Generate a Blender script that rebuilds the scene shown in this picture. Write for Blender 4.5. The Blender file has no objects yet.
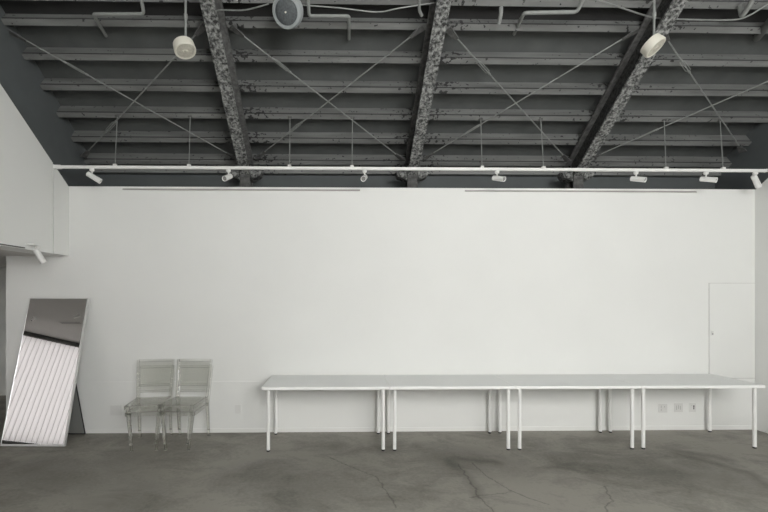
import bpy, bmesh, math, random
from mathutils import Vector, Matrix
random.seed(4)
S = bpy.context.scene
C = S.collection

# ------------------------------------------------------------------ materials
def new_mat(name):
    m = bpy.data.materials.new(name); m.use_nodes = True
    nt = m.node_tree
    return m, nt, nt.nodes['Principled BSDF']

def mat(name, col, rough=0.6, metal=0.0, var=0.0, vscale=3.0, bump=0.0, bscale=60.0, spec=0.5):
    m, nt, b = new_mat(name)
    b.inputs['Base Color'].default_value = (*col, 1)
    b.inputs['Roughness'].default_value = rough
    b.inputs['Metallic'].default_value = metal
    b.inputs['Specular IOR Level'].default_value = spec
    tc = nt.nodes.new('ShaderNodeTexCoord')
    if var > 0:
        n = nt.nodes.new('ShaderNodeTexNoise'); n.inputs['Scale'].default_value = vscale; n.inputs['Detail'].default_value = 6
        r = nt.nodes.new('ShaderNodeValToRGB')
        r.color_ramp.elements[0].position = 0.3; r.color_ramp.elements[1].position = 0.7
        r.color_ramp.elements[0].color = (*[c*(1-var) for c in col], 1)
        r.color_ramp.elements[1].color = (*[min(1, c*(1+var)) for c in col], 1)
        nt.links.new(tc.outputs['Object'], n.inputs['Vector']); nt.links.new(n.outputs['Fac'], r.inputs['Fac'])
        nt.links.new(r.outputs['Color'], b.inputs['Base Color'])
    if bump > 0:
        n2 = nt.nodes.new('ShaderNodeTexNoise'); n2.inputs['Scale'].default_value = bscale; n2.inputs['Detail'].default_value = 4
        bp = nt.nodes.new('ShaderNodeBump'); bp.inputs['Strength'].default_value = bump; bp.inputs['Distance'].default_value = 0.01
        nt.links.new(tc.outputs['Object'], n2.inputs['Vector']); nt.links.new(n2.outputs['Fac'], bp.inputs['Height'])
        nt.links.new(bp.outputs['Normal'], b.inputs['Normal'])
    return m

M = {}
M['white_wall'] = mat('white_wall_paint', (0.80, 0.805, 0.785), 0.75, var=0.015, vscale=1.2, bump=0.05, bscale=25)
M['white_trim'] = mat('white_trim_paint', (0.82, 0.82, 0.80), 0.5, var=0.01)
M['grey_annex'] = mat('grey_annex_paint', (0.82, 0.83, 0.80), 0.8, var=0.05)
M['annex_ceiling'] = mat('grey_ceiling_paint', (0.60, 0.585, 0.56), 0.8, var=0.02)
M['deck'] = mat('dark_grey_deck_paint', (0.082, 0.087, 0.086), 0.7, var=0.12, vscale=4)
M['gable'] = mat('charcoal_gable_paint', (0.098, 0.108, 0.110), 0.75, var=0.08, vscale=3)
M['conduit'] = mat('grey_painted_conduit', (0.24, 0.25, 0.24), 0.5, var=0.12, vscale=12)
M['conduit_dark'] = mat('dark_painted_pipe', (0.11, 0.115, 0.11), 0.5, var=0.1, vscale=12)
M['soot'] = mat('sooty_beam_side', (0.045, 0.045, 0.044), 0.9, var=0.7, vscale=35, bump=0.3)  # near-black tone paints in the shade on the beam webs
M['rod'] = mat('galvanised_rod', (0.24, 0.25, 0.24), 0.5, metal=0.3, var=0.15, vscale=20)
M['gusset'] = mat('sooty_gusset', (0.10, 0.10, 0.098), 0.8, var=0.4, vscale=25)  # gusset steel; on the upper flanges it paints in shade
M['track'] = mat('white_track_metal', (0.80, 0.80, 0.78), 0.4, var=0.01)
M['spot'] = mat('white_spot_metal', (0.78, 0.78, 0.76), 0.35, var=0.01)
M['lens'] = mat('spot_lens', (0.30, 0.30, 0.29), 0.25, var=0.2, vscale=90)
M['cream'] = mat('cream_plastic', (0.66, 0.64, 0.56), 0.45, var=0.02)
M['cream_face'] = mat('cream_face_plastic', (0.50, 0.48, 0.41), 0.5, var=0.12, vscale=40)
M['speaker'] = mat('grey_speaker_shell', (0.33, 0.355, 0.36), 0.5, var=0.08, vscale=10)
M['grille'] = mat('dark_speaker_grille', (0.085, 0.095, 0.10), 0.6, var=0.25, vscale=60, bump=0.3, bscale=200)
M['table_top'] = mat('white_table_laminate', (0.78, 0.79, 0.78), 0.42, var=0.01)
M['table_edge'] = mat('white_table_edge', (0.92, 0.92, 0.90), 0.4, var=0.01)
M['leg'] = mat('white_leg_metal', (0.90, 0.90, 0.88), 0.35, var=0.01)
M['rubber'] = mat('black_rubber', (0.02, 0.02, 0.02), 0.7, var=0.1)  # table feet; also the painted shade in the roof gaps
M['plate'] = mat('pale_plastic_plate', (0.70, 0.70, 0.68), 0.4, var=0.01)
M['soft_slot'] = mat('grey_insert', (0.42, 0.42, 0.40), 0.6, var=0.1)
M['dull_plate'] = mat('greyish_cover_plate', (0.74, 0.74, 0.72), 0.5, var=0.01)
M['slot'] = mat('dark_slot', (0.10, 0.10, 0.095), 0.6, var=0.1)
M['seam'] = mat('grey_seam', (0.62, 0.62, 0.60), 0.7, var=0.1)
M['rail'] = mat('picture_rail_metal', (0.40, 0.38, 0.37), 0.5, var=0.05)
M['mirror_frame'] = mat('brushed_mirror_frame', (0.72, 0.72, 0.71), 0.3, metal=0.4, var=0.04, vscale=30)
M['black_metal'] = mat('black_stand_metal', (0.015, 0.015, 0.015), 0.5, var=0.1)
M['mirror_back'] = mat('dark_mirror_back', (0.15, 0.155, 0.15), 0.7, var=0.05)
M['stand_board'] = mat('grey_stand_board', (0.22, 0.225, 0.215), 0.7, var=0.05)
M['hem'] = mat('grey_blind_hem', (0.50, 0.47, 0.47), 0.8, var=0.05)
M['window_frame'] = mat('white_window_frame', (0.75, 0.75, 0.74), 0.5, var=0.01)

# mirror glass
m, nt, b = new_mat('mirror_glass')
b.inputs['Base Color'].default_value = (0.90, 0.90, 0.90, 1); b.inputs['Metallic'].default_value = 1
b.inputs['Roughness'].default_value = 0.01
M['mirror'] = m

# mottled paint of the old steel beams
m, nt, b = new_mat('mottled_beam_paint')
tc = nt.nodes.new('ShaderNodeTexCoord')
n = nt.nodes.new('ShaderNodeTexNoise'); n.inputs['Scale'].default_value = 30; n.inputs['Detail'].default_value = 7; n.inputs['Roughness'].default_value = 0.65
r = nt.nodes.new('ShaderNodeValToRGB')
e = r.color_ramp.elements
e[0].position = 0.40; e[0].color = (0.03, 0.03, 0.03, 1)
e[1].position = 0.62; e[1].color = (0.32, 0.325, 0.315, 1)
x = e.new(0.49); x.color = (0.13, 0.134, 0.13, 1)
nt.links.new(tc.outputs['Object'], n.inputs['Vector']); nt.links.new(n.outputs['Fac'], r.inputs['Fac'])
nt.links.new(r.outputs['Color'], b.inputs['Base Color'])
bp = nt.nodes.new('ShaderNodeBump'); bp.inputs['Strength'].default_value = 0.8; bp.inputs['Distance'].default_value = 0.015
nt.links.new(n.outputs['Fac'], bp.inputs['Height']); nt.links.new(bp.outputs['Normal'], b.inputs['Normal'])
b.inputs['Roughness'].default_value = 0.85
M['beam'] = m

# purlin paint: grey with soot flecks close to the beams (flecks keep their own shape)
m, nt, b = new_mat('grey_purlin_paint')
geo = nt.nodes.new('ShaderNodeNewGeometry'); sep = nt.nodes.new('ShaderNodeSeparateXYZ')
nt.links.new(geo.outputs['Position'], sep.inputs[0])
def mth(nt, op, a, bb=None, cl=False):
    k = nt.nodes.new('ShaderNodeMath'); k.operation = op; k.use_clamp = cl
    for i, v in enumerate((a, bb)):
        if v is None: continue
        if isinstance(v, (int, float)): k.inputs[i].default_value = v
        else: nt.links.new(v, k.inputs[i])
    return k.outputs[0]
near = None
for bx_ in (-1.29, 1.065, 3.43):
    d = mth(nt, 'ABSOLUTE', mth(nt, 'SUBTRACT', sep.outputs[0], bx_ + 0.12))
    w = mth(nt, 'SUBTRACT', 1.0, mth(nt, 'DIVIDE', d, 0.55), True)
    near = w if near is None else mth(nt, 'MAXIMUM', near, w)
ns = nt.nodes.new('ShaderNodeTexNoise'); ns.inputs['Scale'].default_value = 20; ns.inputs['Detail'].default_value = 4
nt.links.new(geo.outputs['Position'], ns.inputs['Vector'])
fleck = mth(nt, 'GREATER_THAN', mth(nt, 'ADD', ns.outputs['Fac'], mth(nt, 'MULTIPLY', near, 0.15)), 0.665)
nb = nt.nodes.new('ShaderNodeTexNoise'); nb.inputs['Scale'].default_value = 3; nb.inputs['Detail'].default_value = 5
mp = nt.nodes.new('ShaderNodeMapping'); mp.inputs['Scale'].default_value = (0.5, 4, 4)
nt.links.new(geo.outputs['Position'], mp.inputs[0]); nt.links.new(mp.outputs[0], nb.inputs['Vector'])
rp = nt.nodes.new('ShaderNodeValToRGB'); rp.color_ramp.elements[0].position = .3; rp.color_ramp.elements[1].position = .7
rp.color_ramp.elements[0].color = (0.145, 0.149, 0.145, 1); rp.color_ramp.elements[1].color = (0.215, 0.220, 0.214, 1)
nt.links.new(nb.outputs['Fac'], rp.inputs[0])
mx = nt.nodes.new('ShaderNodeMix'); mx.data_type = 'RGBA'
nt.links.new(fleck, mx.inputs[0]); nt.links.new(rp.outputs[0], mx.inputs[6]); mx.inputs[7].default_value = (0.03, 0.03, 0.03, 1)
nt.links.new(mx.outputs[2], b.inputs['Base Color']); b.inputs['Roughness'].default_value = 0.6
M['purlin'] = m

# clear plastic chairs
m, nt, b = new_mat('clear_polycarbonate')
out = nt.nodes['Material Output']; nt.nodes.remove(b)
gl = nt.nodes.new('ShaderNodeBsdfGlass'); gl.inputs['IOR'].default_value = 1.48; gl.inputs['Roughness'].default_value = 0.02
gl.inputs['Color'].default_value = (0.985, 0.985, 0.975, 1)
tr = nt.nodes.new('ShaderNodeBsdfTransparent'); tr.inputs['Color'].default_value = (0.98, 0.982, 0.972, 1)
mix = nt.nodes.new('ShaderNodeMixShader'); mix.inputs[0].default_value = 0.50
tcx = nt.nodes.new('ShaderNodeTexCoord'); nz = nt.nodes.new('ShaderNodeTexNoise'); nz.inputs['Scale'].default_value = 12
bmp = nt.nodes.new('ShaderNodeBump'); bmp.inputs['Strength'].default_value = 0.1; bmp.inputs['Distance'].default_value = 0.01
nt.links.new(tcx.outputs['Object'], nz.inputs['Vector']); nt.links.new(nz.outputs['Fac'], bmp.inputs['Height']); nt.links.new(bmp.outputs[0], gl.inputs['Normal'])
nt.links.new(tr.outputs[0], mix.inputs[1]); nt.links.new(gl.outputs[0], mix.inputs[2]); nt.links.new(mix.outputs[0], out.inputs[0])
M['clear'] = m
m = m.copy(); m.name = 'clear_polycarbonate_edge'; M['clear_edge'] = m
for nd in m.node_tree.nodes:
    if nd.type == 'MIX_SHADER': nd.inputs[0].default_value = 0.75
    if nd.type == 'BSDF_GLASS': nd.inputs['IOR'].default_value = 1.55; nd.inputs['Color'].default_value = (0.97, 0.97, 0.96, 1)

# daylight behind window glass
def glow(name, col, s):
    m, nt, b = new_mat(name)
    b.inputs['Base Color'].default_value = (0.6, 0.6, 0.6, 1)
    b.inputs['Emission Color'].default_value = (*col, 1); b.inputs['Emission Strength'].default_value = s
    return m
M['day'] = glow('daylit_window_pane', (1.0, 0.995, 0.975), 20.5)
M['day_annex'] = glow('daylit_annex_pane', (0.97, 0.98, 1.0), 2.2)
m, nt, b = new_mat('blind_fabric')
out = nt.nodes['Material Output']
tl = nt.nodes.new('ShaderNodeBsdfTranslucent'); tl.inputs['Color'].default_value = (0.82, 0.80, 0.79, 1)
ms = nt.nodes.new('ShaderNodeMixShader'); ms.inputs[0].default_value = 0.6
b.inputs['Base Color'].default_value = (0.82, 0.80, 0.79, 1); b.inputs['Roughness'].default_value = 0.8
nt.links.new(b.outputs[0], ms.inputs[1]); nt.links.new(tl.outputs[0], ms.inputs[2]); nt.links.new(ms.outputs[0], out.inputs[0])
M['blind'] = m

# worn dark concrete: clouds, wipe marks, cracks and stains at their places
def floor_mat():
    m, nt, b = new_mat('worn_dark_concrete')
    geo = nt.nodes.new('ShaderNodeNewGeometry')
    pos = geo.outputs['Position']
    def noise(scale, detail=6, rough=0.6, dist=0.0, stretch=None):
        n = nt.nodes.new('ShaderNodeTexNoise'); n.inputs['Scale'].default_value = scale
        n.inputs['Detail'].default_value = detail; n.inputs['Roughness'].default_value = rough; n.inputs['Distortion'].default_value = dist
        src = pos
        if stretch:
            mp = nt.nodes.new('ShaderNodeMapping'); mp.inputs['Scale'].default_value = stretch[0]; mp.inputs['Rotation'].default_value = (0, 0, stretch[1])
            nt.links.new(pos, mp.inputs[0]); src = mp.outputs[0]
        nt.links.new(src, n.inputs['Vector']); return n
    big = noise(0.8, 7, 0.62, 0.5)
    mid = noise(2.2, 10, 0.68, 1.2, ((0.8, 1.15, 1), 0.3))
    fine = noise(30, 4, 0.6)
    A = lambda op, a, bb=None, cl=False: mth(nt, op, a, bb, cl)
    f = A('ADD', A('MULTIPLY', big.outputs['Fac'], 0.45), A('ADD', A('MULTIPLY', mid.outputs['Fac'], 0.45), A('MULTIPLY', fine.outputs['Fac'], 0.16)))
    rr = nt.nodes.new('ShaderNodeValToRGB'); e = rr.color_ramp.elements
    e[0].position = 0.39; e[0].color = (0.130, 0.124, 0.107, 1)
    e[1].position = 0.575; e[1].color = (0.310, 0.295, 0.260, 1)
    nt.links.new(f, rr.inputs[0])
    sp = nt.nodes.new('ShaderNodeSeparateXYZ')
    wob = noise(4.0, 7, 0.72)
    wv = nt.nodes.new('ShaderNodeVectorMath'); wv.operation = 'MULTIPLY_ADD'
    nt.links.new(wob.outputs['Color'], wv.inputs[0]); wv.inputs[1].default_value = (0.16, 0.16, 0); 
    off = nt.nodes.new('ShaderNodeVectorMath'); off.operation = 'SUBTRACT'; nt.links.new(pos, off.inputs[0]); off.inputs[1].default_value = (0.08, 0.08, 0)
    nt.links.new(off.outputs[0], wv.inputs[2]); nt.links.new(wv.outputs[0], sp.inputs[0])
    X, Y = sp.outputs[0], sp.outputs[1]
    def seg(p, q):
        dx, dy = q[0]-p[0], q[1]-p[1]; L2 = dx*dx+dy*dy
        px, py = A('SUBTRACT', X, p[0]), A('SUBTRACT', Y, p[1])
        t = A('DIVIDE', A('ADD', A('MULTIPLY', px, dx), A('MULTIPLY', py, dy)), L2, True)
        ex = A('SUBTRACT', px, A('MULTIPLY', t, dx)); ey = A('SUBTRACT', py, A('MULTIPLY', t, dy))
        return A('SQRT', A('ADD', A('MULTIPLY', ex, ex), A('MULTIPLY', ey, ey)))
    def lines(polys, wid):
        d = None
        for pl in polys:
            for p, q in zip(pl, pl[1:]):
                s = seg(p, q); d = s if d is None else A('MINIMUM', d, s)
        return A('SUBTRACT', 1.0, A('DIVIDE', d, wid), True)
    cracks = lines(CRACKS, 0.011)
    stains = A('MULTIPLY', lines(STAINS, 0.10), A('MULTIPLY', mid.outputs['Fac'], 1.5), True)
    blot = A('MULTIPLY', lines(BLOTS, 0.5), A('SUBTRACT', A('MULTIPLY', mid.outputs['Fac'], 3.0), 1.0, True), True)
    dark = A('SUBTRACT', 1.0, A('MULTIPLY', cracks, 0.50))
    dark = A('MULTIPLY', dark, A('SUBTRACT', 1.0, A('MULTIPLY', stains, 0.42)))
    dark = A('MULTIPLY', dark, A('SUBTRACT', 1.0, A('MULTIPLY', blot, 0.40)))
    vm = nt.nodes.new('ShaderNodeVectorMath'); vm.operation = 'SCALE'
    nt.links.new(rr.outputs[0], vm.inputs[0]); nt.links.new(dark, vm.inputs['Scale'])
    nt.links.new(vm.outputs[0], b.inputs['Base Color'])
    ro = A('ADD', 0.42, A('MULTIPLY', mid.outputs['Fac'], 0.25)); nt.links.new(ro, b.inputs['Roughness'])
    b.inputs['Specular IOR Level'].default_value = 0.4
    bp = nt.nodes.new('ShaderNodeBump'); bp.inputs['Strength'].default_value = 0.15; bp.inputs['Distance'].default_value = 0.01
    nt.links.new(A('SUBTRACT', f, cracks), bp.inputs['Height']); nt.links.new(bp.outputs[0], b.inputs['Normal'])
    return m
CRACKS = [[(1.50,4.70),(1.52,4.40),(1.63,4.01),(1.76,3.84),(1.86,3.76)],
          [(1.33,4.66),(1.30,3.93),(1.35,3.60)], [(1.20,3.90),(1.63,3.98)],
          [(2.60,4.10),(2.52,3.95),(2.50,3.82),(2.36,3.70),(2.2,3.4)],
          [(-0.1,4.9),(0.4,4.35),(0.52,3.7)]]
STAINS = [[(4.05,5.0),(4.30,4.85),(4.42,4.72)], [(3.95,4.93),(4.20,4.55),(4.28,4.35),(4.16,4.05)], [(1.25,4.75),(1.33,4.3),(1.30,3.9)], [(1.35,4.85),(1.75,4.7)]]
BLOTS = [[(-0.9,4.4),(-0.2,4.1)], [(-2.4,4.8),(-1.9,3.9)], [(1.3,4.9),(1.75,4.6)], [(3.3,4.4),(3.9,4.2)], [(-3.2,4.6),(-2.2,4.2)]]
M['floor'] = floor_mat()

# ------------------------------------------------------------------ mesh helpers
def bx(bm, x0, x1, y0, y1, z0, z1):
    v = [bm.verts.new(p) for p in ((x0,y0,z0),(x1,y0,z0),(x1,y1,z0),(x0,y1,z0),(x0,y0,z1),(x1,y0,z1),(x1,y1,z1),(x0,y1,z1))]
    for f in ((0,3,2,1),(4,5,6,7),(0,1,5,4),(1,2,6,5),(2,3,7,6),(3,0,4,7)): bm.faces.new([v[i] for i in f])
def box(x0, x1, y0, y1, z0, z1):
    bm = bmesh.new(); bx(bm, x0, x1, y0, y1, z0, z1); return bm
def prism_x(bm, poly, x0, x1):            # poly of (y, z), extruded along x
    a = [bm.verts.new((x0, y, z)) for y, z in poly]; c = [bm.verts.new((x1, y, z)) for y, z in poly]
    n = len(poly); bm.faces.new(a); bm.faces.new(list(reversed(c)))
    for i in range(n): bm.faces.new((a[i], c[i], c[(i+1) % n], a[(i+1) % n]))
def prism(bm, pts, vec):                  # planar points extruded by a vector
    vec = Vector(vec)
    a = [bm.verts.new(p) for p in pts]; c = [bm.verts.new(Vector(p)+vec) for p in pts]
    n = len(pts); bm.faces.new(a); bm.faces.new(list(reversed(c)))
    for i in range(n): bm.faces.new((a[i], c[i], c[(i+1) % n], a[(i+1) % n]))
def tube(bm, pts, r, seg=10, r2=None):
    pts = [Vector(p) for p in pts]; rings = []
    n = len(pts); nrm = None
    for i, p in enumerate(pts):
        d = (pts[min(i+1, n-1)] - pts[max(i-1, 0)]).normalized()
        if nrm is None:
            nrm = d.orthogonal().normalized()
        else:
            nrm = (nrm - d*nrm.dot(d)).normalized()
        q = d.cross(nrm)
        rad = r if r2 is None else r + (r2-r)*i/(n-1)
        rings.append([bm.verts.new(p + (nrm*math.cos(2*math.pi*k/seg) + q*math.sin(2*math.pi*k/seg))*rad) for k in range(seg)])
    for a, c in zip(rings, rings[1:]):
        for k in range(seg): bm.faces.new((a[k], a[(k+1) % seg], c[(k+1) % seg], c[k]))
    bm.faces.new(list(reversed(rings[0]))); bm.faces.new(rings[-1])
def lathe(bm, prof, seg=28, mtx=None):    # prof of (r, z)
    rings = []
    for r, z in prof:
        ring = [Vector((r*math.cos(2*math.pi*k/seg), r*math.sin(2*math.pi*k/seg), z)) for k in range(seg)]
        rings.append([bm.verts.new(mtx @ p if mtx else p) for p in ring])
    for a, c in zip(rings, rings[1:]):
        for k in range(seg): bm.faces.new((a[k], a[(k+1) % seg], c[(k+1) % seg], c[k]))
    bm.faces.new(list(reversed(rings[0]))); bm.faces.new(rings[-1])
def smooth_path(pts, n=6):
    P = [Vector(p) for p in pts]; P = [P[0]*2-P[1]] + P + [P[-1]*2-P[-2]]; o = []
    for i in range(1, len(P)-2):
        for k in range(n):
            t = k/n; a, b_, c, d = P[i-1], P[i], P[i+1], P[i+2]
            o.append(0.5*((2*b_)+(c-a)*t+(2*a-5*b_+4*c-d)*t*t+(-a+3*b_-3*c+d)*t**3))
    o.append(P[-2]); return o
def round_path(pts, r=0.04, n=4):         # straight pipe with rounded bends
    P = [Vector(p) for p in pts]; o = [P[0]]
    for a, b_, c in zip(P, P[1:], P[2:]):
        u = (a-b_).normalized()*min(r, (a-b_).length*.45); w = (c-b_).normalized()*min(r, (c-b_).length*.45)
        for k in range(n+1):
            t = k/n; o.append((b_+u)*(1-t)**2 + b_*2*t*(1-t) + (b_+w)*t*t)
    o.append(P[-1]); return o
def obj(name, bm, m, parent=None, smooth=False, bev=0):
    bmesh.ops.recalc_face_normals(bm, faces=bm.faces)
    if bev:
        es = [e for e in bm.edges if len(e.link_faces) == 2 and e.calc_face_angle(0) > 1.0]
        bmesh.ops.bevel(bm, geom=es, offset=bev, segments=2, profile=0.5, affect='EDGES')
    me = bpy.data.meshes.new(name); bm.to_mesh(me); bm.free()
    me.materials.append(m if not isinstance(m, str) else M[m])
    if smooth:
        for p in me.polygons: p.use_smooth = True
        try: me.set_sharp_from_angle(angle=math.radians(40))
        except Exception: pass
    o = bpy.data.objects.new(name, me); C.objects.link(o)
    if parent: o.parent = parent
    return o
def struct(name, bm, m, parent=None, **k):
    o = obj(name, bm, m, parent, **k); o['kind'] = 'structure'; return o
def tag(o, label, cat, group=None):
    o['label'] = label; o['category'] = cat
    if group: o['group'] = group
    return o
def thing(name, label, cat, loc=(0,0,0), rz=0, group=None):
    o = bpy.data.objects.new(name, None); C.objects.link(o); o.empty_display_size = 0.1
    o.location = loc; o.rotation_euler = (0, 0, rz); return tag(o, label, cat, group)
def dup(root, label, loc=None, rz=None):
    r = root.copy(); C.objects.link(r); r['label'] = label
    if loc is not None: r.location = loc
    if rz is not None: r.rotation_euler = (0, 0, rz)
    for ch in root.children:
        c = ch.copy(); C.objects.link(c); c.parent = r
        for g in ch.children:
            d = g.copy(); C.objects.link(d); d.parent = c
    return r

# ------------------------------------------------------------------ the shell
SL = 0.687                                 # fall of the roof per metre of depth
PUR = lambda y: 8.033 - SL*y               # underside of the purlins
DECK = lambda y: PUR(y) + 0.194
FLG = lambda y: 7.682 - SL*y               # underside of the sloping beams
WT = lambda y: 7.290 - SL*y                # top edge of the white side walls
RIDGE, BACKY = 0.8, -2.6
YB = 5.806                                 # face of the long white wall
XL, XR = -3.595, 5.770

struct('floor', box(-7.4, 6.2, BACKY-0.2, 8.2, -0.12, 0), 'floor')
# roof deck, two slopes meeting above the camera
bm = bmesh.new()
rz_ = DECK(RIDGE); be = rz_ - SL*(RIDGE-BACKY+0.2)
prism_x(bm, [(6.62, DECK(6.62)), (RIDGE, rz_), (BACKY-0.2, be), (BACKY-0.2, be+0.06), (RIDGE, rz_+0.06), (6.62, DECK(6.62)+0.06)], -3.95, 6.0)
struct('ceiling', bm, 'deck')
struct('wall_back', box(-4.429, XR+0.13, YB, YB+0.09, 0, 3.313), 'white_wall')
struct('wall_rear', box(-3.9, 5.9, 6.47, 6.56, 0, DECK(6.5)), 'gable')
# left bulkhead (open below), split by one vertical joint
bm = bmesh.new()
prism_x(bm, [(2.2, 2.38), (5.478, 2.38), (5.478, WT(5.478)), (2.2, WT(2.2))], -3.9, XL)
prism_x(bm, [(5.496, 2.38), (YB, 2.38), (YB, WT(YB)), (5.496, WT(5.496))], -3.9, XL)
prism_x(bm, [(2.2, 0), (2.2, WT(2.2)), (RIDGE, WT(RIDGE)), (BACKY, WT(RIDGE)-SL*(RIDGE-BACKY)), (BACKY, 0)], -3.9, XL)
struct('wall_left', bm, 'white_wall')
bm = bmesh.new()
prism_x(bm, [(6.47, WT(YB)-0.02), (6.47, DECK(6.47)), (RIDGE, DECK(RIDGE)), (BACKY, be+0.137), (BACKY, WT(RIDGE)-SL*(RIDGE-BACKY)), (RIDGE, WT(RIDGE)), (YB, WT(YB))], -3.9, -3.62)
struct('wall_left_gable', bm, 'gable')
bm = bmesh.new()
prism_x(bm, [(YB, 0), (YB, WT(YB)), (RIDGE, WT(RIDGE)), (BACKY, WT(RIDGE)-SL*(RIDGE-BACKY)), (BACKY, 0)], XR, 5.95)
struct('wall_right', bm, 'white_wall')
bm = bmesh.new()
prism_x(bm, [(6.47, WT(YB)-0.02), (6.47, DECK(6.47)), (RIDGE, DECK(RIDGE)), (BACKY, be+0.137), (BACKY, WT(RIDGE)-SL*(RIDGE-BACKY)), (RIDGE, WT(RIDGE)), (YB, WT(YB))], 5.80, 5.95)
struct('wall_right_gable', bm, 'gable')
# unseen wall behind the camera; its glowing windows are shaped to light the room
WZ0, WZ1 = 2.1, 4.9
WIN = [(0.5, 2.1), (2.4, 4.0)]
fz = be + 0.137
bm = bmesh.new()
bx(bm, -3.9, WIN[0][0], BACKY-0.15, BACKY, 0, fz); bx(bm, WIN[0][1], WIN[1][0], BACKY-0.15, BACKY, 0, fz); bx(bm, WIN[1][1], 5.95, BACKY-0.15, BACKY, 0, fz)
for a, c in WIN:
    bx(bm, a, c, BACKY-0.15, BACKY, 0, WZ0); bx(bm, a, c, BACKY-0.15, BACKY, WZ1, fz)
struct('wall_front', bm, 'white_wall')
for i, (a, c) in enumerate(WIN):
    w = struct('window_%d' % (i+1), box(a, c, BACKY-0.12, BACKY-0.10, WZ0, WZ1), 'day')
    bm = bmesh.new()
    for k in range(4):
        xx = a + (c-a)*k/3; bx(bm, max(a, xx-0.03), min(c, xx+0.03), BACKY-0.10, BACKY-0.04, WZ0, WZ1)
    bx(bm, a, c, BACKY-0.10, BACKY-0.04, WZ0, WZ0+0.05); bx(bm, a, c, BACKY-0.10, BACKY-0.04, WZ1-0.05, WZ1)
    struct('window_frame', bm, 'window_frame', w)
# annex to the left: ceiling, far wall, side wall and its slanted window wall
struct('ceiling', box(-7.4, -3.9, 1.6, 8.2, 2.38, 2.46), 'annex_ceiling')
struct('wall_annex_back', box(-7.4, -3.9, 8.03, 8.13, 0, 2.38), 'grey_annex')
struct('wall_annex_left', box(-7.4, -7.3, 4.7, 8.03, 0, 2.38), 'grey_annex')
struct('wall_annex_right', box(-4.0, -3.9, YB+0.09, 8.03, 0, 2.38), 'grey_annex')
A0, A1 = Vector((-7.4, 4.79, 0)), Vector((-3.9, 1.79, 0))
du = (A1-A0).normalized(); nn = Vector((-du.y, du.x, 0))          # points into the annex
if nn.dot(Vector((1, 1, 0))) < 0: nn = -nn
LEN = (A1-A0).length
def slab(bm, s0, s1, t0, t1, z0, z1):
    p = [A0+du*s0+nn*t0, A0+du*s1+nn*t0, A0+du*s1+nn*t1, A0+du*s0+nn*t1]
    prism(bm, [(q.x, q.y, z0) for q in p], (0, 0, z1-z0))
bm = bmesh.new(); W0, W1 = 1.25, 4.15
slab(bm, 0, W0, -0.15, 0, 0, 2.38); slab(bm, W1, LEN, -0.15, 0, 0, 2.38); slab(bm, W0, W1, -0.15, 0, 0, 0.44)
struct('wall_annex_front', bm, 'white_wall')
bm = bmesh.new(); slab(bm, W0, W1, -0.14, -0.12, 0.44, 2.38); struct('window_3', bm, 'day_annex')
blind = thing('vertical_blind', 'white vertical blind with tall slats seen in the leaning mirror', 'blind', (0,0,0))
bm = bmesh.new(); slab(bm, W0, W1, -0.07, 0.04, 2.31, 2.38); obj('head_rail', bm, 'slot', blind)
bm = bmesh.new(); slab(bm, W0, W1, -0.12, 0.05, 0.41, 0.46); obj('window_sill', bm, 'slot', blind)
ns_ = int((W1-W0)/0.080)
for k in range(ns_):
    c = A0 + du*(W0+0.040+k*0.080) + nn*(-0.015)
    a = math.radians(5 + random.uniform(-1.5, 1.5)); dd = du*math.cos(a) + nn*math.sin(a); pp = Vector((-dd.y, dd.x, 0))
    bm = bmesh.new(); h_ = 0.0440
    # slightly bowed slat
    pts = [c-dd*h_, c-dd*h_*.4+pp*0.004, c+dd*h_*.4+pp*0.004, c+dd*h_, c+dd*h_*.4+pp*0.006, c-dd*h_*.4+pp*0.006]
    prism(bm, [(p.x, p.y, 0.470) for p in pts], (0, 0, 1.850))
    sl = obj('slat', bm, 'blind', blind)
    e_ = c + dd*0.0365 + pp*0.010
    bm = bmesh.new(); prism(bm, [(q.x, q.y, 0.475) for q in (e_, e_+dd*0.007, e_+dd*0.007+pp*0.002, e_+pp*0.002)], (0, 0, 1.84)); obj('edge_hem', bm, 'hem', sl)  # grey strip paints in the shade where slats overlap

# skirting and wall details
struct('baseboard_back', box(-3.9, XR, YB-0.010, YB, 0, 0.055), 'white_trim')
bm = bmesh.new(); bx(bm, -3.30, -1.04, YB-0.006, YB, 0.682, 0.690)
struct('trim_1', bm, 'white_trim')
# shut flush hatch in the white wall
d1 = struct('door_1', box(5.128, XR-0.006, YB-0.008, YB, 0.712, 2.014), 'white_wall')
bm = bmesh.new()
bx(bm, 5.118, 5.128, YB-0.0035, YB, 0.70, 2.022); bx(bm, 5.118, XR, YB-0.0035, YB, 2.014, 2.022); bx(bm, 5.35, XR, YB-0.0035, YB, 0.702, 0.712)
struct('seam', bm, 'seam', d1)
bm = bmesh.new(); bx(bm, 5.150, 5.176, YB-0.016, YB-0.006, 1.30, 1.36)
struct('latch', bm, 'plate', d1)
struct('keyhole', box(5.158, 5.168, YB-0.0175, YB-0.015, 1.31, 1.33), 'slot', d1)
# dark strip along the foot of the bulkhead
tag(obj('ceiling_strip', box(XL, XL+0.012, 3.2, 4.98, 2.388, 2.400), 'slot'), 'thin black strip along lower edge of left white bulkhead', 'strip')

# picture rails
for x0, x1, lab in ((-2.875, 0.311, 'long thin hanging rail at top of white wall, left one'), (1.742, 4.938, 'long thin hanging rail at top of white wall, right one')):
    bm = bmesh.new(); bx(bm, x0, x1, YB-0.014, YB, 3.268, 3.284); bx(bm, x0, x1, YB-0.022, YB-0.014, 3.264, 3.270)
    tag(obj('picture_rail', bm, 'rail'), lab, 'rail', 'picture rails on the white wall')

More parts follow.
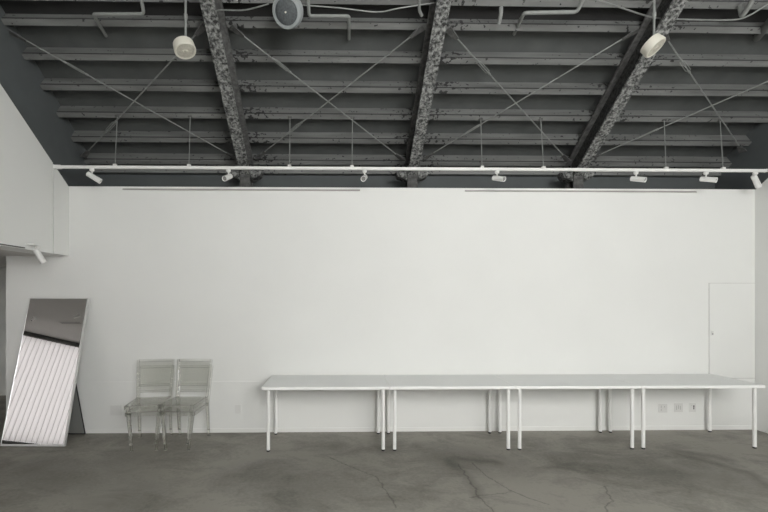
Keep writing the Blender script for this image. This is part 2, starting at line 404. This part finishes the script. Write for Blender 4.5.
# ------------------------------------------------------------------ roof purlins
cs, sn = math.cos(math.atan(SL)), math.sin(math.atan(SL))
def purlin_bm(x0, x1):
    prof = [(0,0),(0.064,0),(0.064,0.158),(0,0.158),(0,0.036),(0.03,0.036),(0.03,0.016),(0,0.016)]
    bm = bmesh.new()
    # s runs down the slope (+y, -z), n is the upward normal of the roof
    prism_x(bm, [(s*cs + n_*sn, -s*sn + n_*cs) for s, n_ in prof], x0, x1); return bm
NM = ['nearest the white wall', 'second up from the white wall', 'third up from the white wall', 'fourth up from the white wall',
      'fifth up from the white wall', 'sixth up from the white wall', 'close above the sixth, at top of photo', 'topmost, at upper edge of photo']
ys = [4.697+0.3025*k for k in range(5, -1, -1)] + [4.497, 4.272]
p0 = None
for i, yc in enumerate(ys):
    y0 = yc - 0.032*cs
    if p0 is None:
        p0 = tag(obj('roof_purlin', purlin_bm(-3.62, 5.80), 'purlin'), '', 'roof purlin', 'grey roof purlins running the width of the room'); o = p0
    else: o = p0.copy(); C.objects.link(o)
    if i == 0:
        bm = bmesh.new(); prism_x(bm, [(s*cs + n_*sn, -s*sn + n_*cs) for s, n_ in ((0.001,0.0165),(0.029,0.0165),(0.029,0.0355),(0.001,0.0355))], -3.62, 5.80)
        gap0 = obj('lip_gap', bm, 'rubber', o)  # black inset stands in for the shade inside the lip groove
    else:
        g = gap0.copy(); C.objects.link(g); g.parent = o
    o.location = (0, y0, PUR(y0)); o['label'] = 'grey steel roof purlin, ' + NM[i]
bm = bmesh.new(); prism_x(bm, [(4.60, PUR(4.60)+0.14), (4.765, PUR(4.765)+0.15), (4.765, PUR(4.765)+0.18), (4.60, PUR(4.60)+0.18)], -3.62, 5.80)
struct('trim_2', bm, 'rubber')  # added black board, stands in for deep shade between two purlins
bm = bmesh.new(); bx(bm, -3.62, 5.80, 6.36, 6.46, 3.66, 3.79)
tag(obj('eaves_beam', bm, 'purlin'), 'grey eaves beam along the dark rear wall, behind white track', 'beam')

# ------------------------------------------------------------------ sloping steel beams on columns
def make_beam():
    t = thing('steel_beam', '', 'beam', (0,0,0), 0, 'mottled steel roof beams')
    y0, y1 = RIDGE+0.05, 6.10
    hw = 0.072
    f = lambda y: FLG(y)
    bm = bmesh.new(); prism_x(bm, [(y0, f(y0)), (y1, f(y1)), (y1, f(y1)+0.03), (y0, f(y0)+0.03)], -hw, hw); obj('lower_flange', bm, 'beam', t)
    bm = bmesh.new(); prism_x(bm, [(y0, f(y0)+0.03), (y1, f(y1)+0.03), (y1+0.08, PUR(y1+0.08)-0.03), (y0, PUR(y0)-0.03)], -0.012, 0.012); obj('web', bm, 'soot', t)
    bm = bmesh.new(); prism_x(bm, [(y0, PUR(y0)-0.03), (y1+0.1, PUR(y1+0.1)-0.03), (y1+0.1, PUR(y1+0.1)), (y0, PUR(y0))], -hw-0.012, hw+0.012); obj('upper_flange', bm, 'gusset', t)  # dark tone stands in for the shade on the upper flange
    # knee plates either side and column below
    zc = f(6.05)
    for s in (-1, 1):
        bm = bmesh.new(); prism(bm, [(s*0.08, 6.02, zc+0.07), (s*0.235, 6.02, zc+0.07), (s*0.205, 6.02, zc+0.0), (s*0.08, 6.02, zc-0.05)], (0, 0.16, 0)); obj('knee_plate', bm, 'beam', t)
    bm = bmesh.new()
    bx(bm, -hw, hw, 6.02, 6.04, 0, zc+0.02); bx(bm, -0.012, 0.012, 6.04, 6.20, 0, zc+0.05); bx(bm, -hw, hw, 6.20, 6.22, 0, zc+0.05)
    obj('column', bm, 'gusset', t)
    return t
b0 = make_beam(); b0.location.x = -1.29; b0['label'] = 'mottled sloping steel beam at left, leaning left toward the top of photo'
dup(b0, 'mottled sloping steel beam in the middle, almost upright in photo', (1.065,0,0))
dup(b0, 'mottled sloping steel beam at right, steeply slanted in photo', (3.43,0,0))

# crossed brace rods
RODZ = lambda y: 7.939 - SL*y
def brace(xa, ya, xb, yb, label, loop=False, tt=0.2):
    a, c = Vector((xa, ya, RODZ(ya))), Vector((xb, yb, RODZ(yb)))
    t = thing('brace_rod', label, 'brace', a, 0, 'crossed roof brace rods'); L = c-a; d = L.normalized()
    bm = bmesh.new(); tube(bm, [Vector((0,0,0)), L], 0.0075, 8); obj('rod', bm, 'rod', t, smooth=True)
    bm = bmesh.new(); m0 = L*tt; q = Vector((d.y, -d.x, 0)).normalized()*0.024
    for s in (-1, 1): tube(bm, [m0-d*0.11, m0-d*0.08+q*s, m0+d*0.08+q*s, m0+d*0.11], 0.005, 6)
    tube(bm, [m0-d*0.13, m0-d*0.10], 0.013, 8); tube(bm, [m0+d*0.10, m0+d*0.13], 0.013, 8)
    obj('turnbuckle', bm, 'rod', t, smooth=True)
    for p, s in ((Vector((0,0,0)), -1), (L, 1)):
        e1 = Vector((d.y, -d.x, 0)).normalized()*0.04; o_ = d*s
        nrm = d.cross(e1).normalized()*0.012
        bm = bmesh.new(); prism(bm, [p - o_*0.06 - e1*.6, p + o_*0.10 - e1*1.1, p + o_*0.10 + e1*1.1, p - o_*0.06 + e1*.6], nrm)
        obj('gusset_plate', bm, 'gusset', t)
    return t
bays = [(-3.62, -1.29, 'leftmost bay'), (-1.29, 1.065, 'second bay from left'), (1.065, 3.43, 'third bay from left'), (3.43, 5.80, 'rightmost bay')]
for i, (a, c, nm) in enumerate(bays):
    la = 0.15 if i == 0 else 0.22; rb = 0.17 if i == 3 else 0.20
    ya, yb = 4.69, 6.01
    brace(a+la, 4.75 if i == 0 else ya, c-rb, 5.87 if i == 3 else yb, 'thin brace rod running down to the right in the ' + nm, tt=0.22)
    brace(c-(0.17 if i == 3 else 0.21), 4.85 if i == 3 else ya-0.01, a+(0.15 if i == 0 else 0.24), yb-0.02, 'thin brace rod running down to the left in the ' + nm, tt=0.74)

# ------------------------------------------------------------------ lighting track, its hangers and spots
TY = 5.50
bm = bmesh.new()
bx(bm, XL, 5.60, TY-0.017, TY+0.017, 3.462, 3.498)
tk = thing('lighting_track', 'long white lighting track hung across the room below the roof', 'lighting track')
obj('track_rail', bm, 'track', tk, bev=0.003)
obj('end_cap', box(5.60, 5.615, TY-0.019, TY+0.019, 3.460, 3.500), 'track', tk)
obj('end_feed', box(XL, XL+0.09, TY-0.021, TY+0.021, 3.458, 3.502), 'track', tk)
HX = [(-2.827,-2.853),(-1.891,-1.913),(-0.610,-0.615),(0.192,0.202),(1.873,1.894),(2.675,2.691),(4.285,4.345),(5.040,5.10)]
HN = ['leftmost of the eight', 'second of eight from left', 'third of eight from left', 'fourth of eight from left', 'fifth of eight from left', 'sixth of eight from left', 'seventh of eight from left', 'rightmost of the eight']
for (xa, xb), nm in zip(HX, HN):
    t = thing('hanger_rod', 'thin steel hanger rod holding the white track, ' + nm, 'hanger', (xa, TY, 3.498), 0, 'hanger rods of the lighting track')
    top = Vector((xb-xa, 0.108, PUR(5.61)-3.498+0.01))
    bm = bmesh.new(); tube(bm, [(0,0,0.02), top], 0.0055, 8); obj('rod', bm, 'conduit', t, smooth=True)
    bm = bmesh.new(); bx(bm, -0.022, 0.022, -0.018, 0.018, 0, 0.024); obj('track_clip', bm, 'track', t, bev=0.003)
    bm = bmesh.new(); bx(bm, top.x-0.025, top.x+0.025, top.y-0.012, top.y+0.03, top.z-0.02, top.z+0.02); obj('purlin_clamp', bm, 'gusset', t)

def make_spot(loc, dvec, label, group='white track spotlights'):
    t = thing('track_spotlight', label, 'spotlight', loc, 0, group)
    bm = bmesh.new(); lathe(bm, [(0.020, 0), (0.028, -0.004), (0.030, -0.022), (0.022, -0.036), (0.008, -0.040)], 18); obj('mount', bm, 'spot', t, smooth=True)
    bm = bmesh.new(); tube(bm, [(0,0,-0.036), (0,0,-0.075)], 0.009, 10); obj('stem', bm, 'spot', t, smooth=True)
    d = Vector(dvec).normalized(); mtx = Matrix.Translation((0,0,-0.098)) @ d.to_track_quat('Z', 'Y').to_matrix().to_4x4() @ Matrix.Translation((0,0,0.03))
    bm = bmesh.new(); lathe(bm, [(0.020,-0.095),(0.032,-0.088),(0.034,0.060),(0.034,0.085),(0.029,0.085),(0.027,0.070)], 20, mtx); obj('lamp_head', bm, 'spot', t, smooth=True)
    bm = bmesh.new(); lathe(bm, [(0.0265,0.069),(0.0265,0.074)], 20, mtx); obj('lens', bm, 'lens', t)
    return t
SP = [(-3.117, (0.80,0.25,-0.50), 'white track spotlight tilted down to the right, leftmost on the track'),
      (-1.389, (-0.25,-0.9,-0.45), 'small white track spotlight by the left steel beam'),
      (0.353, (-0.2,-0.9,-0.40), 'small white track spotlight between left and middle steel beams'),
      (2.069, (0.52,-0.80,-0.30), 'white track spotlight right of the middle beam, above left end of right rail'),
      (3.890, (0.52,-0.80,-0.30), 'white track spotlight just right of the slanted right beam'),
      (4.815, (0.52,-0.80,-0.30), 'white track spotlight second from the right end of track'),
      (5.470, (0.55,0.15,-0.80), 'white track spotlight pointing steeply down at right end of track')]
for x_, d_, l_ in SP: make_spot((x_, TY, 3.462), d_, l_)
make_spot((-3.53, 5.12, 2.435), (0.35,0.3,-0.9), 'white spotlight at lower edge of left bulkhead above the mirror', 'annex spotlights')
tag(obj('spot_bracket', box(XL, -3.50, 5.00, 5.14, 2.433, 2.452), 'track'), 'short white bracket on left bulkhead holding a spotlight', 'bracket')
sp1 = make_spot((-5.35, 4.15, 2.38), (0.2,0.6,-0.7), 'white ceiling spotlight at left in the mirror reflection', 'annex spotlights')
sp2 = make_spot((-4.50, 4.24, 2.38), (-0.8,0.2,-0.4), 'white ceiling spotlight at right in the mirror reflection', 'annex spotlights')
sp1.scale = sp2.scale = (0.55, 0.55, 0.55)
bm = bmesh.new(); bx(bm, -5.05, -4.65, 3.86, 3.94, 2.372, 2.38)
v = tag(obj('ceiling_vent', bm, 'annex_ceiling'), 'slim grey ceiling vent seen in the mirror reflection', 'vent')
bm = bmesh.new(); bx(bm, -5.03, -4.67, 3.875, 3.885, 2.370, 2.373); bx(bm, -5.03, -4.67, 3.915, 3.925, 2.370, 2.373); obj('slots', bm, 'slot', v)

# ------------------------------------------------------------------ things hung from the roof
def disc(loc, tilt, label):
    t = thing('ceiling_disc', label, 'ceiling unit', loc, 0, 'cream discs on conduits')
    d = Vector(tilt).normalized(); mtx = d.to_track_quat('Z', 'Y').to_matrix().to_4x4()
    bm = bmesh.new(); lathe(bm, [(0.070,-0.055),(0.098,-0.045),(0.105,0.030),(0.100,0.042),(0.088,0.042),(0.084,0.036)], 32, mtx); obj('shell', bm, 'cream', t, smooth=True)
    bm = bmesh.new(); lathe(bm, [(0.083,0.035),(0.080,0.040),(0.030,0.043),(0.028,0.052),(0.012,0.054)], 32, mtx); obj('face', bm, 'cream_face', t, smooth=True)
    H = PUR(loc[1]) + 0.16 - loc[2]
    bm = bmesh.new(); tube(bm, [(0.01,0.0,0.03),(0.012,0.0,H*0.5),(0.015,0,H)], 0.011, 10); obj('conduit', bm, 'conduit', t, smooth=True)
    bm = bmesh.new(); lathe(bm, [(0.03,H-0.03),(0.03,H)], 16); obj('mounting_box', bm, 'conduit', t)
    bm = bmesh.new(); tube(bm, [(0.012,0,0.28),(0.012,0,0.33)], 0.018, 10); obj('coupling', bm, 'conduit', t, smooth=True)
disc((-1.488, 4.2, 4.26), (0.30,-0.18,-0.94), 'cream round ceiling unit on a conduit, left of the left beam')
disc((3.141, 4.2, 4.33), (0.50,-0.36,-0.79), 'cream round ceiling unit on a conduit, beside the slanted right beam')
t = thing('ceiling_speaker', 'grey round ceiling speaker with dark grille at top centre left of photo', 'speaker', (-0.495, 4.3, 4.695))
mtx = Vector((-0.22,-0.74,-0.62)).normalized().to_track_quat('Z', 'Y').to_matrix().to_4x4()
bm = bmesh.new(); lathe(bm, [(0.06,-0.16),(0.12,-0.14),(0.150,-0.05),(0.152,0.03),(0.143,0.05),(0.118,0.055),(0.116,0.045)], 36, mtx); obj('housing', bm, 'speaker', t, smooth=True)
bm = bmesh.new(); lathe(bm, [(0.116,0.044),(0.110,0.052),(0.06,0.064),(0.012,0.068)], 36, mtx); obj('grille', bm, 'grille', t, smooth=True)
bm = bmesh.new(); lathe(bm, [(0.009,0.067),(0.009,0.074),(0.004,0.077)], 12, mtx); obj('centre_stud', bm, 'cream', t, smooth=True)
bm = bmesh.new(); tube(bm, [(0,0.05,0.08),(0,0.08,PUR(4.38)-4.695+0.15)], 0.018, 10); obj('bracket', bm, 'conduit_dark', t)

def pipe(pts, r, m, label, cat='conduit', name='conduit_pipe', clips=()):
    bm = bmesh.new(); tube(bm, round_path(pts, 0.035), r*1.22, 10)
    t = tag(obj(name, bm, m, smooth=True), label, cat)
    return t
pipe([(-1.965,4.28,4.905),(-2.004,4.479,4.769),(-2.531,4.484,4.765),(-2.625,4.910,4.795)], 0.014, 'conduit', 'grey bent conduit at upper left ending in a short downward leg')
pipe([(-0.294,4.27,4.915),(-0.294,4.479,4.768),(0.125,4.476,4.771),(0.137,4.913,4.793)], 0.014, 'conduit', 'grey bent conduit right of the round ceiling speaker')
pipe([(2.523,4.26,4.92),(2.505,4.424,4.807),(1.953,4.436,4.798),(2.021,4.853,4.834)], 0.016, 'conduit', 'grey bent conduit right of the middle beam')
pipe([(4.255,4.20,4.96),(4.28,4.447,4.79),(4.282,4.47,4.93)], 0.020, 'conduit', 'short grey conduit leg near the upper right corner')
pipe([(4.75,4.16,4.90),(4.62,4.40,4.82),(4.858,4.864,4.826)], 0.034, 'conduit_dark', 'thick dark pipe at the upper right edge of photo', 'pipe')
pipe([(0.831,4.25,4.93),(0.849,4.423,4.807),(0.890,4.469,4.775)], 0.013, 'conduit', 'short conduit stub beside the top of the middle beam')
pipe([(1.714,4.446,4.86),(1.714,4.446,4.791),(1.720,4.517,4.742)], 0.017, 'conduit', 'tiny pipe stub right of the middle beam')
def cable(pts, r, label):
    bm = bmesh.new(); tube(bm, smooth_path(pts), r, 8); return tag(obj('ceiling_cable', bm, 'rod', smooth=True), label, 'cable', 'loose ceiling cables')
cable([(-1.25,4.46,4.80),(-1.188,4.441,4.795),(-0.951,4.439,4.796),(-0.70,4.391,4.829)], 0.007, 'loose cable between the left beam and the round speaker')
cable([(-0.36,4.396,4.826),(0.03,4.415,4.812),(0.415,4.442,4.794),(0.65,4.41,4.816),(1.152,4.345,4.861),(1.3,4.30,4.90)], 0.007, 'loose cable from the round speaker to the middle beam')
cable([(2.55,4.29,4.90),(2.644,4.324,4.875),(2.993,4.396,4.825),(3.311,4.456,4.785),(3.558,4.469,4.775),(4.185,4.472,4.774),(4.35,4.431,4.802),(4.468,4.338,4.866),(4.7,4.2,4.94)], 0.008, 'loose cable sagging across the right beam')

# ------------------------------------------------------------------ tables
def make_table():
    t = thing('table', '', 'table', (0,0,0), 0, 'white tables in a row')
    W, D, H = 1.496, 0.75, 0.774
    top = obj('table_top', box(0, W, 0, D, H-0.034, H), 'table_edge', t, bev=0.002)
    obj('top_surface', box(0.003, W-0.003, 0.003, D-0.003, H, H+0.0008), 'table_top', top)
    for x_, y_ in ((0.066,0.064),(W-0.066,0.064),(0.066,D-0.064),(W-0.066,D-0.064)):
        bm = bmesh.new(); lathe(bm, [(0.0205,0.018),(0.0205,H-0.046)], 20, Matrix.Translation((x_,y_,0))); l = obj('leg', bm, 'leg', t, smooth=True)
        bm = bmesh.new(); lathe(bm, [(0.016,0.0),(0.0195,0.003),(0.0195,0.018)], 20, Matrix.Translation((x_,y_,0))); obj('foot', bm, 'rubber', l, smooth=True)
        bm = bmesh.new(); lathe(bm, [(0.045,H-0.040),(0.045,H-0.034)], 20, Matrix.Translation((x_,y_,0))); bx(bm, x_-0.018, x_+0.018, y_-0.018, y_+0.018, H-0.047, H-0.040); obj('mounting_plate', bm, 'leg', l)
    return t
TL = ['white table at the left end of the row, nearest the clear chairs', 'second white table from the left in the row', 'third white table from the left in the row', 'white table at the right end of the row, below the wall hatch']
t0 = make_table()
for k in range(4):
    loc = (-0.883+1.5*k+0.002, 5.022, 0)
    if k == 0: t0.location = loc; t0['label'] = TL[0]
    else: dup(t0, TL[k], loc)

# ------------------------------------------------------------------ sockets
def plate(x, z, w, h_, label, holes, m='plate', name='wall_socket'):
    bm = box(-w/2, w/2, -0.008, 0, -h_/2, h_/2); o = tag(obj(name, bm, m, bev=0.002), label, 'socket' if holes else 'cover plate', 'plates low on the white wall')
    o.location = (x, YB, z)
    for (hx, hz, hw, hh) in holes:
        obj('insert', box(hx-hw/2, hx+hw/2, -0.0095, -0.007, hz-hh/2, hz+hh/2), 'slot' if hw > 0.013 else 'soft_slot', o)
    return o
H2 = [(-0.018,0.026,0.005,0.018),(-0.004,0.026,0.005,0.018),(0.018,0.026,0.004,0.01),(-0.018,-0.02,0.005,0.018),(-0.004,-0.02,0.005,0.018),(0.018,-0.02,0.004,0.01)]
plate(4.477, 0.300, 0.120, 0.120, 'pale double socket under the right table, leftmost of three', [(-0.026,0.02,0.006,0.03),(-0.026,-0.025,0.006,0.03),(0.02,0.02,0.006,0.02)])
plate(4.695, 0.305, 0.120, 0.120, 'pale socket under the right table, middle of three', [(-0.03,0.0,0.006,0.06),(-0.004,0.01,0.006,0.05),(0.022,0.0,0.006,0.05)])
plate(4.893, 0.307, 0.085, 0.120, 'pale socket with a dark port under the right table, rightmost of three', [(0.012,0.018,0.018,0.022),(0.012,-0.01,0.014,0.028),(-0.018,0.03,0.006,0.012)])
plate(-2.968, 0.307, 0.155, 0.135, 'blank pale cover plate on the wall between mirror and clear chairs', [], 'dull_plate', 'cover_plate')
plate(-1.337, 0.315, 0.080, 0.115, 'small pale cover plate on the wall between clear chairs and left table', [], 'dull_plate', 'cover_plate')

# ------------------------------------------------------------------ leaning mirror with its stand
ML = -4.107
base = Vector((ML, 5.290, 0.0)); topy, topz = 5.772, 1.815
t = thing('leaning_mirror', 'tall rectangular mirror with thin silver edge leaning on the white wall, reflecting white blinds', 'mirror', base, math.radians(-1.6))
Lm = math.hypot(topy-base.y, topz); ang = math.atan2(topy-base.y, topz)      # lean from vertical
Wm = 0.790
R = Matrix.Rotation(-ang, 4, 'X')
def mpart(name, args, m, par=t, bev=0):
    bm = bmesh.new(); bx(bm, *args); bmesh.ops.transform(bm, matrix=R, verts=bm.verts); return obj(name, bm, m, par, bev=bev)
bk = mpart('backing', (0.002, Wm-0.002, 0.004, 0.026, 0.012, Lm-0.002), 'mirror_back')
bm = bmesh.new()
for a in ((0, 0.008, -0.004, 0.028, 0.01, Lm), (Wm-0.016, Wm, -0.004, 0.028, 0.01, Lm), (0.008, Wm-0.016, -0.004, 0.028, Lm-0.010, Lm), (0.008, Wm-0.016, -0.004, 0.028, 0.01, 0.034)): bx(bm, *a)
bmesh.ops.transform(bm, matrix=R, verts=bm.verts); obj('mirror_frame', bm, 'mirror_frame', t)
mpart('mirror_glass', (0.008, Wm-0.016, 0.0, 0.004, 0.034, Lm-0.010), 'mirror')
bm = bmesh.new()
for s in (0.05, Wm-0.07+0.015):
    hp = R @ Vector((s, 0.03, 0.90)); tube(bm, [hp, Vector((s+0.01, 0.480, 0.012))], 0.007, 8)
tube(bm, [Vector((0.06, 0.480, 0.012)), Vector((Wm-0.045, 0.480, 0.012))], 0.009, 8)
obj('back_stand', bm, 'black_metal', t, smooth=True)
hp = R @ Vector((0.06, 0.03, 0.90)); bm = bmesh.new()
prism(bm, [(0.06, hp.y+0.002, hp.z), (Wm-0.055, hp.y+0.002, hp.z), (Wm-0.050, 0.478, 0.02), (0.06, 0.478, 0.02)], (0, -0.006, 0)); obj('stand_board', bm, 'stand_board', t)

# ------------------------------------------------------------------ clear stacking chairs
def qprism(bm, b4, t4):                   # hexahedron between a bottom and a top quad
    a = [bm.verts.new(p) for p in b4]; c = [bm.verts.new(p) for p in t4]
    bm.faces.new(a); bm.faces.new(list(reversed(c)))
    for i in range(4): bm.faces.new((a[i], c[i], c[(i+1) % 4], a[(i+1) % 4]))
def quad(x, y, z, w, d): return [(x-w/2,y-d/2,z),(x+w/2,y-d/2,z),(x+w/2,y+d/2,z),(x-w/2,y+d/2,z)]
def make_chair():
    t = thing('clear_chair', '', 'chair', (0,0,0), 0, 'clear plastic stacking chairs')
    SH = 0.465
    # seat: thin shell with a turned-down apron
    bm = bmesh.new()
    prism(bm, [(-0.205,-0.265,SH-0.012),(0.205,-0.265,SH-0.012),(0.195,0.20,SH-0.020),(-0.195,0.20,SH-0.020)], (0,0,0.010)); seat = obj('seat', bm, 'clear', t, bev=0.003)
    bm = bmesh.new()
    bx(bm, -0.205, 0.205, -0.272, -0.266, SH-0.050, SH-0.003)
    for s in (-1, 1): prism(bm, [(s*0.206,-0.266,SH-0.050),(s*0.212,-0.266,SH-0.050),(s*0.202,0.205,SH-0.055),(s*0.196,0.205,SH-0.055)], (0,0,0.043))
    bx(bm, -0.19, 0.19, 0.202, 0.208, SH-0.055, SH-0.012)
    obj('apron', bm, 'clear_edge', t)
    for s in (-1, 1):
        bm = bmesh.new(); qprism(bm, quad(s*0.138, -0.262, 0, 0.024, 0.026), quad(s*0.178, -0.240, SH-0.016, 0.042, 0.040)); l = obj('leg', bm, 'clear_edge', t, bev=0.003)
        bm = bmesh.new(); qprism(bm, quad(s*0.192, 0.275, 0, 0.024, 0.026), quad(s*0.190, 0.225, SH-0.02, 0.036, 0.032)); l2 = obj('leg', bm, 'clear_edge', t, bev=0.003)
        for q_, fx, fy in ((l, s*0.138, -0.262), (l2, s*0.192, 0.275)):
            bm = bmesh.new(); lathe(bm, [(0.017,0.0),(0.019,0.004),(0.019,0.010),(0.012,0.014)], 16, Matrix.Translation((fx,fy,0))); obj('foot', bm, 'clear_edge', q_, smooth=True)
        bm = bmesh.new(); qprism(bm, quad(s*0.196, 0.222, SH-0.02, 0.034, 0.026), quad(s*0.220, 0.318, 0.915, 0.026, 0.018)); obj('back_post', bm, 'clear_edge', t, bev=0.003)
    def yb(z): return 0.222 + (z-SH+0.02)*0.09/0.44
    bm = bmesh.new(); qprism(bm, quad(0, yb(0.605), 0.605, 0.365, 0.007), quad(0, yb(0.892), 0.892, 0.41, 0.007)); obj('back_panel', bm, 'clear', t)
    bm = bmesh.new(); qprism(bm, quad(0, yb(0.890), 0.890, 0.40, 0.022), quad(0, yb(0.922), 0.922, 0.425, 0.020)); obj('top_rail', bm, 'clear_edge', t, bev=0.004)
    bm = bmesh.new(); qprism(bm, quad(0, yb(0.585), 0.585, 0.37, 0.020), quad(0, yb(0.608), 0.608, 0.375, 0.020)); obj('lower_rail', bm, 'clear_edge', t, bev=0.004)
    return t
c0 = make_chair()
r1, r2 = math.radians(9), math.radians(-3)
c0.location = (-2.338, 5.395, 0); c0.rotation_euler.z = r1; c0['label'] = 'clear plastic chair, lower one of the left stack, near the mirror'
up = Vector((0.0, -0.036, 0.088))
dup(c0, 'clear plastic chair, upper one of the left stack, near the mirror', Vector((-2.338, 5.395, 0)) + Matrix.Rotation(r1, 3, 'Z') @ up, r1)
dup(c0, 'clear plastic chair, lower one of the right stack, toward the tables', (-1.893, 5.400, 0), r2)
dup(c0, 'clear plastic chair, upper one of the right stack, toward the tables', Vector((-1.893, 5.400, 0)) + up, r2)

# ------------------------------------------------------------------ world, camera, view
w = bpy.data.worlds.new('world'); S.world = w; w.use_nodes = True
w.node_tree.nodes['Background'].inputs[0].default_value = (0.8, 0.85, 0.9, 1); w.node_tree.nodes['Background'].inputs[1].default_value = 0.3
cam = bpy.data.cameras.new('camera'); co = bpy.data.objects.new('camera', cam); C.objects.link(co)
co.location = (0, 0, 1.841); co.rotation_euler = (math.radians(90), 0, -0.018)
cam.sensor_width = 36; cam.sensor_fit = 'HORIZONTAL'; cam.lens = 36*427.9/768
cam.shift_x = (384-344.8)/768; cam.shift_y = (296-256)/768
cam.clip_start = 0.05; cam.clip_end = 100
S.camera = co
vs = S.view_settings; vs.view_transform = 'Standard'; vs.look = 'None'; vs.gamma = 1; vs.use_curve_mapping = False
vs.exposure = 0.0
